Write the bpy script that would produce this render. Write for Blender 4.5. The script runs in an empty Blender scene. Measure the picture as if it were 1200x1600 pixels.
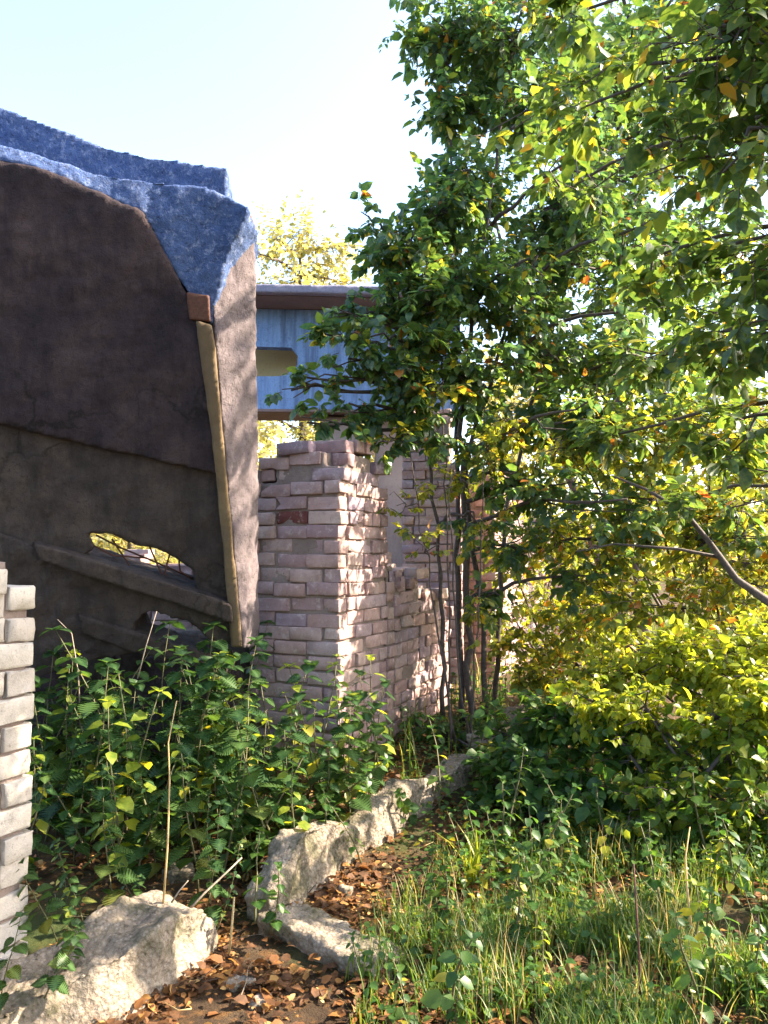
import bpy, bmesh, math, random
import numpy as np
from mathutils import Vector, noise as mn

# ------------------------------------------------------------------ camera, sky, sun, exposure
sc = bpy.context.scene
COL = sc.collection
F = 1200.0
PITCH = math.radians(3.1)
EYE = 1.6
cam_d = bpy.data.cameras.new('camera'); cam = bpy.data.objects.new('camera', cam_d); COL.objects.link(cam)
cam.location = (0, 0, EYE); cam.rotation_euler = (math.radians(90)+PITCH, 0, 0)
cam_d.sensor_fit = 'VERTICAL'; cam_d.sensor_height = 24; cam_d.lens = 24*F/1600
cam_d.clip_start = 0.05; cam_d.clip_end = 2000
sc.camera = cam
SUN_AZ, SUN_EL = math.radians(84), math.radians(36)
w = bpy.data.worlds.new('World'); sc.world = w; w.use_nodes = True
nt = w.node_tree; bg = nt.nodes['Background']
sky = nt.nodes.new('ShaderNodeTexSky'); sky.sky_type = 'NISHITA'; sky.sun_disc = False
sky.sun_elevation = SUN_EL; sky.sun_rotation = SUN_AZ; sky.air_density = 1.0; sky.dust_density = 2.3; sky.ozone_density = 1.0
nt.links.new(sky.outputs[0], bg.inputs[0]); bg.inputs[1].default_value = 0.15
sl = bpy.data.lights.new('sun', 'SUN'); so = bpy.data.objects.new('sun', sl); COL.objects.link(so)
sl.energy = 5.0; sl.angle = math.radians(0.5); sl.color = (1.0, 0.86, 0.68)
sdir = Vector((math.sin(SUN_AZ)*math.cos(SUN_EL), math.cos(SUN_AZ)*math.cos(SUN_EL), math.sin(SUN_EL)))
so.rotation_euler = sdir.to_track_quat('Z', 'Y').to_euler(); so.location = sdir*30
sc.view_settings.view_transform = 'Standard'; sc.view_settings.look = 'None'
sc.view_settings.gamma = 1; sc.view_settings.exposure = 2.35
try:
    sc.cycles.max_bounces = 8; sc.cycles.transparent_max_bounces = 4; sc.cycles.use_denoising = True
except Exception: pass

# ------------------------------------------------------------------ helpers
RNG = np.random.default_rng(7); random.seed(7)
FW = np.array([0, math.cos(PITCH), math.sin(PITCH)]); UP = np.array([0, -math.sin(PITCH), math.cos(PITCH)])
def ray(px, py): return FW + np.array([(px-600)/F, 0, 0]) + UP*((800-py)/F)
def P(px, py, Y):
    d = ray(px, py); return np.array([0, 0, EYE]) + d*(Y/d[1])
def PG(px, py, z=0.0):
    d = ray(px, py); return np.array([0, 0, EYE]) + d*((z-EYE)/d[2])
def nz(v): return v/np.maximum(np.linalg.norm(v, axis=-1, keepdims=True), 1e-9)
def ground_z(x, y):
    z = 0.05*mn.noise(Vector((x*.9, y*.9, 3))) + 0.02*mn.noise(Vector((x*4, y*4, 9)))
    s = (x+0.44)*0.88-(y-3.52)*0.48      # + is right of the low foundation line
    sg = lambda v: 1/(1+math.exp(-max(-40, min(40, v))))
    z += 0.16*sg((y-4.6)*2.5)*sg(-s*8)
    z += 0.10*sg((x-0.9)*3)
    r = math.hypot(x, y)
    if r > 14: z += 0.6*mn.noise(Vector((x*.04, y*.04, 1)))*min(1, (r-14)/20)
    return z

class MB:
    def __init__(s): s.v = []; s.f3 = []; s.f4 = []; s.n = 0
    def add(s, v, tris=None, quads=None):
        v = np.asarray(v, float).reshape(-1, 3)
        if tris is not None and len(tris): s.f3.append(np.asarray(tris, int).reshape(-1, 3)+s.n)
        if quads is not None and len(quads): s.f4.append(np.asarray(quads, int).reshape(-1, 4)+s.n)
        s.v.append(v); s.n += len(v)
    def inst(s, tv, tt, tq, pos, X, Yv, Z):   # template instanced N times; X,Y,Z are scaled axes (N,3)
        N = len(pos); k = len(tv)
        v = pos[:, None, :] + tv[None, :, 0:1]*X[:, None, :] + tv[None, :, 1:2]*Yv[:, None, :] + tv[None, :, 2:3]*Z[:, None, :]
        off = (np.arange(N)*k)[:, None, None]
        s.add(v.reshape(-1, 3), (np.asarray(tt)[None]+off).reshape(-1, 3) if len(tt) else None, (np.asarray(tq)[None]+off).reshape(-1, 4) if len(tq) else None)
    def tube(s, pts, rad, sides=5):
        pts = np.asarray(pts, float); n = len(pts); rad = np.broadcast_to(rad, (n,))
        T = nz(np.gradient(pts, axis=0)); ref = np.array([0.31, 0.77, 0.11]) if abs(T[0][2]) > .6 else np.array([0.05, 0.1, 1.])
        A = nz(np.cross(T, ref)); B = np.cross(T, A)
        a = np.arange(sides)*2*math.pi/sides
        v = pts[:, None]+rad[:, None, None]*(np.cos(a)[None, :, None]*A[:, None]+np.sin(a)[None, :, None]*B[:, None])
        i = np.arange(n-1)[:, None]*sides; j = np.arange(sides)[None]; j2 = (j+1) % sides
        q = np.stack([i+j, i+j2, i+j2+sides, i+j+sides], -1).reshape(-1, 4)
        c = n*sides
        v = np.vstack([v.reshape(-1, 3), pts[:1], pts[-1:]])
        t = [[c, (k+1) % sides, k] for k in range(sides)]+[[c+1, (n-1)*sides+k, (n-1)*sides+(k+1) % sides] for k in range(sides)]
        s.add(v, t, q)
    def box(s, c, ax, ay, az):     # centre and half-axis vectors
        c, ax, ay, az = map(np.asarray, (c, ax, ay, az))
        v = [c+i*ax+j*ay+k*az for i in (-1, 1) for j in (-1, 1) for k in (-1, 1)]
        s.add(v, None, [[0, 1, 3, 2], [4, 6, 7, 5], [0, 4, 5, 1], [2, 3, 7, 6], [0, 2, 6, 4], [1, 5, 7, 3]])
    def mesh(s, name, mat, smooth=True):
        me = bpy.data.meshes.new(name); V = np.vstack(s.v) if s.v else np.zeros((0, 3))
        f3 = np.vstack(s.f3) if s.f3 else np.zeros((0, 3), int); f4 = np.vstack(s.f4) if s.f4 else np.zeros((0, 4), int)
        me.vertices.add(len(V)); me.vertices.foreach_set('co', V.astype(np.float32).ravel())
        li = np.concatenate([f3.ravel(), f4.ravel()]).astype(np.int32)
        me.loops.add(len(li)); me.loops.foreach_set('vertex_index', li)
        me.polygons.add(len(f3)+len(f4))
        me.polygons.foreach_set('loop_start', np.concatenate([np.arange(len(f3))*3, len(f3)*3+np.arange(len(f4))*4]).astype(np.int32))
        if smooth: me.polygons.foreach_set('use_smooth', np.ones(len(f3)+len(f4), bool))
        me.update(calc_edges=True); me.validate()
        if mat: me.materials.append(mat)
        return me

def link(name, me, parent=None, loc=None):
    o = bpy.data.objects.new(name, me); COL.objects.link(o)
    if parent: o.parent = parent
    if loc is not None: o.location = loc
    return o
def tag(o, label=None, cat=None, group=None, kind=None):
    if label: o['label'] = label
    if cat: o['category'] = cat
    if group: o['group'] = group
    if kind: o['kind'] = kind
    return o
def empty(name, loc, label, cat, group=None):
    o = bpy.data.objects.new(name, None); COL.objects.link(o); o.location = loc; o.empty_display_size = .1
    return tag(o, label, cat, group)
def build(mb, name, mat, parent=None, smooth=True):   # mb is in world coordinates; make it local to the parent
    me = mb.mesh(name, mat, smooth)
    if parent is not None:
        L = np.array(parent.location); n = len(me.vertices); co = np.empty(n*3, np.float32)
        me.vertices.foreach_get('co', co); co = (co.reshape(-1, 3)-L).astype(np.float32); me.vertices.foreach_set('co', co.ravel())
    return link(name, me, parent)
def build_at(mb, name, mat, loc, smooth=True):       # a top-level mesh with its origin at loc
    me = mb.mesh(name, mat, smooth); n = len(me.vertices); co = np.empty(n*3, np.float32)
    me.vertices.foreach_get('co', co); co = (co.reshape(-1, 3)-np.array(loc)).astype(np.float32); me.vertices.foreach_set('co', co.ravel())
    return link(name, me, None, loc)

# ------------------------------------------------------------------ materials
def newmat(name):
    m = bpy.data.materials.new(name); m.use_nodes = True
    t = m.node_tree; b = t.nodes['Principled BSDF']; return m, t, b
def nnode(t, k, **kw):
    n = t.nodes.new(k)
    for a, v in kw.items():
        if a in n.inputs.keys() if isinstance(a, str) else False: n.inputs[a].default_value = v
        else: setattr(n, a, v)
    return n
def noise(t, co, scale, detail=5, rough=.6, dist=0):
    n = t.nodes.new('ShaderNodeTexNoise'); n.inputs['Scale'].default_value = scale; n.inputs['Detail'].default_value = detail
    n.inputs['Roughness'].default_value = rough; n.inputs['Distortion'].default_value = dist
    t.links.new(co, n.inputs['Vector']); return n.outputs['Fac']
def ramp(t, fac, stops, mode='LINEAR'):
    r = t.nodes.new('ShaderNodeValToRGB'); r.color_ramp.interpolation = mode; e = r.color_ramp.elements
    while len(e) < len(stops): e.new(0.5)
    for i, (p, c) in enumerate(stops):
        e[i].position = p; e[i].color = (c[0], c[1], c[2], 1) if not isinstance(c, (int, float)) else (c, c, c, 1)
    t.links.new(fac, r.inputs[0]); return r.outputs[0]
def mix(t, fac, a, b, mode='MIX'):
    m = t.nodes.new('ShaderNodeMix'); m.data_type = 'RGBA'; m.blend_type = mode
    for s, v in ((m.inputs[0], fac), (m.inputs[6], a), (m.inputs[7], b)):
        if isinstance(v, (int, float)): s.default_value = v
        elif isinstance(v, tuple): s.default_value = (*v, 1)
        else: t.links.new(v, s)
    return m.outputs[2]
def objco(t): return t.nodes.new('ShaderNodeTexCoord').outputs['Object']
def mapped(t, co, scale=(1, 1, 1), rot=(0, 0, 0)):
    m = t.nodes.new('ShaderNodeMapping'); m.inputs['Scale'].default_value = scale; m.inputs['Rotation'].default_value = rot
    t.links.new(co, m.inputs['Vector']); return m.outputs[0]
def bump(t, b, h, s=.5, d=.02):
    n = t.nodes.new('ShaderNodeBump'); n.inputs['Strength'].default_value = s; n.inputs['Distance'].default_value = d
    t.links.new(h, n.inputs['Height']); t.links.new(n.outputs[0], b.inputs['Normal'])

def mat_concrete(name, c1, c2, spot=(.02, .02, .02), scale=6, streak=None, lichen=None, spot_amt=.5, bs=.6, crack=None, moss=None):
    m, t, b = newmat(name); co = objco(t)
    col = mix(t, ramp(t, noise(t, co, scale, 8, .7), [(.36, 0.), (.64, 1.)]), c1, c2)
    col = mix(t, ramp(t, noise(t, co, scale*.25, 4, .6), [(.4, 0.), (.7, .6)]), col, tuple(x*.6 for x in c1))
    if streak:
        s = noise(t, mapped(t, co, (7, 7, .6), (0, math.radians(18), 0)), 1.2, 6, .7)
        col = mix(t, ramp(t, s, [(.45, 0.), (.68, .8)]), col, streak)
    col = mix(t, ramp(t, noise(t, co, 45, 4, .7), [(.55, 0.), (.66, spot_amt)]), col, spot)
    if lichen: col = mix(t, ramp(t, noise(t, co, 26, 9, .8, .3), [(.52, 0.), (.62, .8)]), col, lichen)
    t.links.new(col, b.inputs['Base Color']); b.inputs['Roughness'].default_value = .92; b.inputs['Specular IOR Level'].default_value = .25
    if crack:
        v = t.nodes.new('ShaderNodeTexVoronoi'); v.feature = 'DISTANCE_TO_EDGE'; v.inputs['Scale'].default_value = crack
        wv = nnode(t, 'ShaderNodeVectorMath'); wv.operation = 'ADD'; nn = t.nodes.new('ShaderNodeTexNoise'); nn.inputs['Scale'].default_value = 3; nn.inputs['Detail'].default_value = 6
        t.links.new(co, nn.inputs['Vector']); t.links.new(co, wv.inputs[0]); t.links.new(nn.outputs['Color'], wv.inputs[1]); t.links.new(wv.outputs[0], v.inputs['Vector'])
        k = ramp(t, v.outputs['Distance'], [(.0, .85), (.022, 0.)]); k2 = mix(t, 1.0, k, ramp(t, noise(t, co, 1.3, 3), [(.45, 0.), (.6, 1.)]), 'MULTIPLY')
        col = mix(t, k2, col, spot)
    if moss:
        av = t.nodes.new('ShaderNodeTexVoronoi'); av.inputs['Scale'].default_value = 55; t.links.new(co, av.inputs['Vector'])
        col = mix(t, ramp(t, av.outputs['Distance'], [(.15, .45), (.5, 0.)]), col, (.42, .37, .31))
        agg = av.outputs['Distance']
    if moss: col = mix(t, ramp(t, noise(t, co, 4.5, 8, .7), [(.5, 0.), (.62, .8)]), col, moss)
    t.links.new(col, b.inputs['Base Color'])
    h = mix(t, .5, noise(t, co, 28, 8, .7), noise(t, co, 110, 5, .7))
    if moss: h = mix(t, .35, h, agg)
    bump(t, b, h, bs, .02)
    return m
def mat_brick(name, cols, mort=False):
    m, t, b = newmat(name); co = objco(t); g = t.nodes.new('ShaderNodeNewGeometry')
    col = ramp(t, g.outputs['Random Per Island'], [(i/(len(cols)-1)*.97, c) for i, c in enumerate(cols)])
    col = mix(t, ramp(t, noise(t, co, 9, 6, .7), [(.45, 0.), (.75, .7)]), col, tuple(x*.55 for x in cols[0]))
    col = mix(t, ramp(t, noise(t, co, 60, 4, .7), [(.58, 0.), (.7, .5)]), col, (.12, .09, .08))
    col = mix(t, ramp(t, noise(t, co, 20, 5, .7), [(.55, 0.), (.7, .45)]), col, (.62, .55, .5))
    t.links.new(col, b.inputs['Base Color']); b.inputs['Roughness'].default_value = .9; b.inputs['Specular IOR Level'].default_value = .25
    h = mix(t, .5, noise(t, co, 40, 8, .7), noise(t, co, 150, 4, .7)); bump(t, b, h, .55, .012)
    return m
def mat_leaf(name, stops, trans=.45, rough=.42, tcol=(1.35, 1.25, .55), spec=.4):
    m, t, b = newmat(name); g = t.nodes.new('ShaderNodeNewGeometry'); co = objco(t)
    col = ramp(t, g.outputs['Random Per Island'], stops)
    col = mix(t, ramp(t, noise(t, co, 35, 4, .6), [(.35, 0.), (.7, .45)]), col, tuple(min(1, x*1.25+.012) for x in stops[len(stops)//2][1]))
    t.links.new(col, b.inputs['Base Color']); b.inputs['Roughness'].default_value = rough; b.inputs['Specular IOR Level'].default_value = spec
    tr = t.nodes.new('ShaderNodeBsdfTranslucent'); tc = mix(t, 1.0, col, tcol, 'MULTIPLY')
    sc_ = mix(t, 1.0, tc, (1.9, 1.9, 1.9), 'MULTIPLY')
    t.links.new(sc_, tr.inputs['Color'])
    mx = t.nodes.new('ShaderNodeMixShader'); mx.inputs[0].default_value = trans
    t.links.new(b.outputs[0], mx.inputs[1]); t.links.new(tr.outputs[0], mx.inputs[2])
    out = [n for n in t.nodes if n.type == 'OUTPUT_MATERIAL'][0]; t.links.new(mx.outputs[0], out.inputs['Surface'])
    return m
def mat_simple(name, c1, c2, scale=20, rough=.85, bs=.4):
    m, t, b = newmat(name); co = objco(t)
    t.links.new(mix(t, ramp(t, noise(t, co, scale, 6, .7), [(.35, 0.), (.65, 1.)]), c1, c2), b.inputs['Base Color'])
    b.inputs['Roughness'].default_value = rough; bump(t, b, noise(t, co, scale*3, 5, .7), bs, .01); return m

GR = (.028, .064, .020); GD = (.016, .042, .018); GB = (.055, .105, .024); YG = (.14, .17, .030); YE = (.42, .32, .03); OR = (.40, .13, .025); RD = (.28, .035, .02)
M = {}
M['leaf_tree'] = mat_leaf('tree leaf', [(0, (.022, .074, .072)), (.35, (.030, .084, .052)), (.65, (.050, .108, .036)), (.85, GB), (.94, YG), (.975, YE), (.99, OR), (1., RD)], .5, .36, (1.2, 1.2, .6), .6)
M['leaf_near'] = mat_leaf('near leaf', [(0, (.016, .050, .026)), (.5, (.030, .074, .024)), (.85, (.06, .11, .026)), (.94, YG), (.98, YE), (1., RD)], .42, .36)
M['leaf_bush'] = mat_leaf('bush leaf', [(0, (.022, .058, .018)), (.3, (.05, .095, .02)), (.6, (.12, .16, .025)), (.86, (.26, .25, .03)), (.94, YE), (.98, OR), (1., RD)], .5)
M['leaf_far'] = mat_leaf('glare-paled far leaf', [(0, (.12, .14, .07)), (.5, (.20, .20, .10)), (.9, (.32, .28, .14)), (1., (.4, .3, .12))], .5)  # leaf colour paled to imitate glare and haze on distant trees
M['leaf_nettle'] = mat_leaf('nettle leaf', [(0, (.014, .044, .018)), (.4, (.030, .078, .026)), (.8, (.07, .13, .034)), (.96, (.14, .17, .04)), (1., (.3, .24, .05))], .40)
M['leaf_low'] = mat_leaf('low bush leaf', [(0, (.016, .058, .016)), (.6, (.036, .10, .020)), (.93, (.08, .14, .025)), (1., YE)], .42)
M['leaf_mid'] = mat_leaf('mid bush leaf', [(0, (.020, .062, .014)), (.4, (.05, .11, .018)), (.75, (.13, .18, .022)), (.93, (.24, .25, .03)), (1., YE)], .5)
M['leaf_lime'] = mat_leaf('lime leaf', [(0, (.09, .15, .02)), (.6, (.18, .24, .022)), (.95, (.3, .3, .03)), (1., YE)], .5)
M['grass'] = mat_leaf('grass blade', [(0, (.026, .075, .014)), (.5, (.060, .13, .020)), (.85, (.12, .16, .03)), (.97, (.34, .28, .12)), (1., (.42, .33, .16))], .35, .5)
M['straw'] = mat_leaf('dry straw', [(0, (.25, .18, .09)), (.6, (.42, .33, .18)), (1., (.5, .42, .26))], .25, .7)
M['litter'] = mat_leaf('fallen leaf', [(0, (.035, .020, .012)), (.4, (.085, .040, .018)), (.7, (.20, .085, .026)), (.92, (.36, .19, .05)), (1., (.5, .38, .16))], .2, .7, (1.1, 1, .8), .25)
M['bark'] = mat_simple('dark bark', (.045, .032, .028), (.11, .085, .075), 30)
M['twig'] = mat_simple('twig bark', (.05, .035, .025), (.10, .07, .05), 40)
M['stemgreen'] = mat_simple('weed stem', (.07, .09, .03), (.14, .11, .05), 30, .7)
M['stick'] = mat_simple('dry stick', (.20, .15, .11), (.36, .30, .22), 40)
M['rust'] = mat_simple('rusty steel', (.07, .03, .02), (.13, .05, .03), 60)
M['brick'] = mat_brick('shade-tinted pale silicate brick', [(.35, .22, .20), (.43, .29, .26), (.30, .195, .20), (.46, .33, .285), (.27, .20, .24)])  # violet tone of the shade is mixed into the pink brick colours
M['brick_white'] = mat_brick('white silicate brick', [(.44, .385, .33), (.52, .46, .40), (.47, .42, .37), (.55, .49, .42)])
M['brick_red'] = mat_brick('red brick', [(.14, .045, .04), (.18, .06, .045)])
M['mortar'] = mat_concrete('old mortar', (.21, .155, .135), (.30, .235, .20), (.09, .07, .06), 12, None, None, .3)
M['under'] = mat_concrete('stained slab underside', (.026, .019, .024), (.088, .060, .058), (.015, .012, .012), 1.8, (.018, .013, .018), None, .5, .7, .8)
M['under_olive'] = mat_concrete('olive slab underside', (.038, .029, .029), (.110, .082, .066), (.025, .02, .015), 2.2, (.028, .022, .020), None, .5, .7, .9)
M['rim'] = mat_concrete('ochre slab rim', (.13, .09, .05), (.20, .14, .075), (.1, .08, .05), 5, (.14, .10, .07), None, .3, .3)
M['slab'] = mat_concrete('glare-tinted weathered slab concrete', (.050, .090, .22), (.10, .155, .32), (.025, .035, .08), 14, None, (.24, .29, .44), .8, 1.)  # blue of sky glare painted into the slab's top concrete
M['slab_side'] = mat_concrete('slab side concrete', (.125, .10, .11), (.22, .18, .18), (.05, .04, .045), 7, (.17, .14, .14), None, .6, .8)
M['soil'] = mat_simple('dark rubble soil', (.03, .024, .02), (.07, .055, .045), 18, .97, .9)
M['foot'] = mat_concrete('foundation concrete', (.23, .18, .135), (.36, .30, .23), (.07, .055, .04), 9, None, (.16, .13, .09), .8, 1., None, (.055, .055, .025))
M['blue'] = mat_concrete('skylight-blue tinted concrete', (.18, .30, .56), (.27, .41, .66), (.09, .13, .24), 3, (.07, .10, .18), None, .6, .5)  # base colour carries the blue skylight falling on the far beam
M['soffit'] = mat_concrete('warm concrete', (.19, .135, .13), (.26, .19, .18), (.1, .07, .07), 3, None, None, .3, .3)
M['fascia'] = mat_concrete('roof edge concrete', (.22, .21, .29), (.34, .31, .38), (.1, .1, .14), 6, None, None, .6, .6)
M['ochre'] = mat_concrete('sun-brightened ochre plaster', (.72, .53, .25), (.80, .62, .33), (.4, .3, .15), 2, None, None, .3, .2)  # plaster colour brightened to stand in for sunlight inside the opening
M['plaster'] = mat_concrete('pale plaster', (.40, .32, .29), (.50, .42, .37), (.3, .22, .2), 4, (.35, .28, .26), None, .5, .4)

# ground
def mat_ground():
    m, t, b = newmat('forest soil'); co = objco(t)
    c = mix(t, ramp(t, noise(t, co, 3, 8, .7), [(.38, 0.), (.62, 1.)]), (.045, .030, .020), (.095, .065, .040))
    c = mix(t, ramp(t, noise(t, co, 14, 6, .7), [(.5, 0.), (.62, .8)]), c, (.16, .085, .035))
    c = mix(t, ramp(t, noise(t, co, 1.1, 5, .6), [(.5, 0.), (.62, .8)]), c, (.05, .075, .022))
    t.links.new(c, b.inputs['Base Color']); b.inputs['Roughness'].default_value = .97; b.inputs['Specular IOR Level'].default_value = .1
    bump(t, b, noise(t, co, 40, 8, .75), .9, .03); return m

# ------------------------------------------------------------------ ground
def make_ground():
    n = 260; u = np.linspace(-1, 1, n); xs = np.sinh(u*5.2)/math.sinh(5.2)*900; ys = xs + 4.0
    mb = MB(); v = [(x, y, ground_z(x, y)) for y in ys for x in xs]
    i = np.arange(n-1)[:, None]*n + np.arange(n-1)[None]; i = i.ravel()
    mb.add(v, None, np.stack([i, i+1, i+n+1, i+n], -1))
    tag(build(mb, 'ground', mat_ground()), None, None, None, 'structure')['label'] = 'dark soil under fallen leaves and weeds'
make_ground()

# ------------------------------------------------------------------ concrete pieces: closed solids, remeshed and roughened
def tex(name, size, depth=3):
    x = bpy.data.textures.get(name) or bpy.data.textures.new(name, 'CLOUDS'); x.noise_scale = size; x.noise_depth = depth; return x
def vtex(name, size):
    x = bpy.data.textures.get(name) or bpy.data.textures.new(name, 'VORONOI'); x.noise_scale = size; return x
def roughen(o, voxel=.03, amps=((.25, .05), (.05, .012))):
    r = o.modifiers.new('r', 'REMESH'); r.mode = 'VOXEL'; r.voxel_size = voxel; r.use_smooth_shade = True
    for i, (s, a) in enumerate(amps):
        d = o.modifiers.new('d%d' % i, 'DISPLACE'); d.texture = vtex('v%.3f' % s, s) if a < 0 else tex('t%.3f' % s, s); d.strength = abs(a); d.mid_level = .5; d.texture_coords = 'LOCAL'
def solid(front, back):
    n = len(front); bm = bmesh.new()
    a = [bm.verts.new(p) for p in front]; b = [bm.verts.new(p) for p in back]
    f = [bm.faces.new(a), bm.faces.new(b[::-1])]
    for i in range(n): f.append(bm.faces.new((a[i], b[i], b[(i+1) % n], a[(i+1) % n])))
    bmesh.ops.triangulate(bm, faces=f[:2]); bmesh.ops.recalc_face_normals(bm, faces=bm.faces[:]); return bm
def solid_obj(name, front, back, mat, parent=None, org=None, **kw):
    bm = solid(front, back); o_ = np.array(parent.location) if parent else (np.array(org) if org is not None else np.zeros(3))
    for v in bm.verts: v.co -= Vector(o_)
    me = bpy.data.meshes.new(name); bm.to_mesh(me); bm.free(); me.materials.append(mat)
    o = link(name, me, parent, None if parent else tuple(o_))
    if kw.get('rough', True): roughen(o, kw.get('voxel', .03), kw.get('amps', ((.25, .05), (.05, .012))))
    return o

# the tilted plane of the collapsed slab's underside
def slabY(px, py, off=0.0):
    d = ray(px, py)    # point = (0,0,EYE)+d*t ; Y = 5 - .33 (Z-1) + .15 (X+.9) + off
    t = (5.0+off-.33*(EYE-1)+.15*.9)/(d[1]+.33*d[2]-.15*d[0])
    return np.array([0, 0, EYE])+d*t
def SL(pts, off=0.0): return [slabY(x, y, off) for x, y in pts]

def collapsed_slab():
    root = empty('collapsed_slab', tuple(P(200, 1040, 5.3)), 'huge fallen concrete roof slab leaning in the ruin, dark stained underside towards the viewer', 'concrete slab')
    under = [(-330, 130), (-60, 236), (60, 264), (150, 300), (222, 332), (240, 364), (265, 410), (290, 456), (322, 508), (342, 700), (362, 905),
             (345, 897), (300, 882), (262, 860), (215, 850), (190, 838), (135, 829), (118, 842), (45, 848), (-60, 800), (-330, 690)]
    # shallow folds: upper brown field and lower olive field, each slightly out of plane
    up = [p for p in under[:10]]+[(346, 745), (180, 705), (0, 662), (-330, 570)]
    lo = [(-330, 540), (0, 630), (180, 675), (344, 715), (366, 985), (330, 950), (306, 934), (301, 890), (262, 862), (240, 852), (215, 850), (190, 838), (160, 829), (135, 831), (150, 856), (132, 868), (118, 882), (45, 860), (-60, 815), (-330, 700)]
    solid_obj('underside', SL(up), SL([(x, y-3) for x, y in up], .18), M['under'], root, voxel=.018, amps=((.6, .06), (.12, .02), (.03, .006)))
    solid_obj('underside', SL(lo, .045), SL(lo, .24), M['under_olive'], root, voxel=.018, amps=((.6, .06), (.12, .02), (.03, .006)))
    # broken upper end: the mottled band above the underside and the right flank
    rimline = [(-330, 130), (-60, 236), (60, 264), (150, 300), (222, 332), (240, 364), (265, 410), (290, 452), (336, 470)]
    top = [(-330, 60), (-60, 205), (60, 240), (140, 266), (225, 281), (311, 289), (354, 304), (392, 323), (400, 352)]
    front = SL([(x, y) for x, y in rimline], .015)+SL([(352, 412)], .05)
    band_f = SL(rimline[:8], .01)+SL([(330, 508), (345, 440), (354, 405), (390, 325)], .02)+[p for p in SL([(352, 304), (311, 289), (225, 281), (140, 266), (60, 240), (-60, 205), (-330, 60)], .06)]
    band_b = [p+np.array([.0, .42, -.10]) for p in band_f]
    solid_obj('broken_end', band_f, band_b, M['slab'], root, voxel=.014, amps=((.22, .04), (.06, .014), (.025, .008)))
    # the flank: the slab's long right edge
    fr = SL([(330, 478), (352, 410), (386, 345), (386, 700), (386, 1006), (372, 1006), (352, 760)], .03)
    e1 = SL([(332, 470), (353, 405), (390, 325)], .03); e2 = SL([(384, 1012), (378, 1012), (353, 750)], .03)
    A = [(332, 470), (350, 412), (388, 330), (398, 350), (400, 420), (404, 700), (405, 1012), (380, 1012), (356, 760)]
    offs = [.02, .02, .08, .24, .26, .28, .30, .02, .02]
    flank_f = [slabY(x, y, o) for (x, y), o in zip(A, offs)]
    flank_b = [p+np.array([-.09, .10, 0]) for p in flank_f]
    solid_obj('flank', flank_f, flank_b, M['slab_side'], root, voxel=.014, amps=((.22, .035), (.07, .015), (.025, .008)))
    rim = [(306, 500), (331, 508), (345, 640), (356, 760), (379, 1010), (362, 1012), (346, 830), (332, 690)]
    solid_obj('rim', SL(rim, -.03), SL(rim, .1), M['rim'], root, voxel=.015, amps=((.3, .02), (.05, .006)))
    rb_ = [(44, 846), (100, 862), (150, 877), (262, 911), (345, 938), (362, 946), (364, 976), (340, 966), (262, 940), (150, 906), (100, 890), (62, 876)]
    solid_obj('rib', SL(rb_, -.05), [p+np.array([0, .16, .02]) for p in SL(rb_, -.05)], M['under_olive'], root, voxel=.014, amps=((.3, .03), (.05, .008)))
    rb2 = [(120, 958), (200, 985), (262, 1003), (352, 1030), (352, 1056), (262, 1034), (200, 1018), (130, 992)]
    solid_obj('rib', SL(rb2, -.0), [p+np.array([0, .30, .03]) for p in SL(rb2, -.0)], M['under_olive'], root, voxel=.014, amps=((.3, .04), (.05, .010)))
    em = [(291, 456), (327, 462), (329, 503), (296, 499)]
    solid_obj('steel_plate', SL(em, -.012), SL(em, .08), M['rust'], root, voxel=.01, amps=((.05, .006),))
    # lower strip of the slab under the gap, its upper ledge catching sun
    low = [(-330, 700), (-60, 806), (45, 852), (150, 880), (262, 912), (362, 946), (364, 1008), (322, 996), (290, 966), (236, 954), (205, 974), (215, 1022), (120, 1040), (60, 1060), (-60, 1040), (-330, 1000)]
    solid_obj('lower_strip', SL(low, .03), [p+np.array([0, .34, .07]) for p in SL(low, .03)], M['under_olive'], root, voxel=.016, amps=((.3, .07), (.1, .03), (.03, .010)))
    mb = MB()
    for a, b_, k in (((150, 836), (305, 905), .3), ((175, 842), (215, 905), .05), ((232, 850), (262, 915), .1), ((268, 858), (270, 915), .2), ((120, 838), (230, 872), .2), ((280, 870), (300, 905), .15)):
        p, q = slabY(*a, .12), slabY(*b_, .10+k*.3); m = (p+q)/2+RNG.normal(0, .02, 3)
        mb.tube([p, (p+m)/2+RNG.normal(0, .006, 3), m, (q+m)/2, q], .006, 5)
    build(mb, 'rebar', M['rust'], root)
    # the slab behind whose top shows above
    bk = [(-330, 50), (-60, 138), (0, 164), (100, 203), (155, 226), (230, 243), (300, 252), (354, 263), (356, 420), (200, 420), (-330, 400)]
    fb = SL(bk, .62)
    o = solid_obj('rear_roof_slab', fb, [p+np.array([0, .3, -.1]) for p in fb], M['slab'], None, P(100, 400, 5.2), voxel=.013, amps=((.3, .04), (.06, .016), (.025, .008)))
    tag(o, 'mottled grey concrete slab edge, blue glare in its colour, showing behind the top of the leaning slab', 'concrete slab')
    # support: rubble under the slab
    rb = empty('rubble_heap', tuple(P(150, 1150, 5.4)), 'dark heap of broken concrete under the leaning slab', 'rubble')
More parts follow.
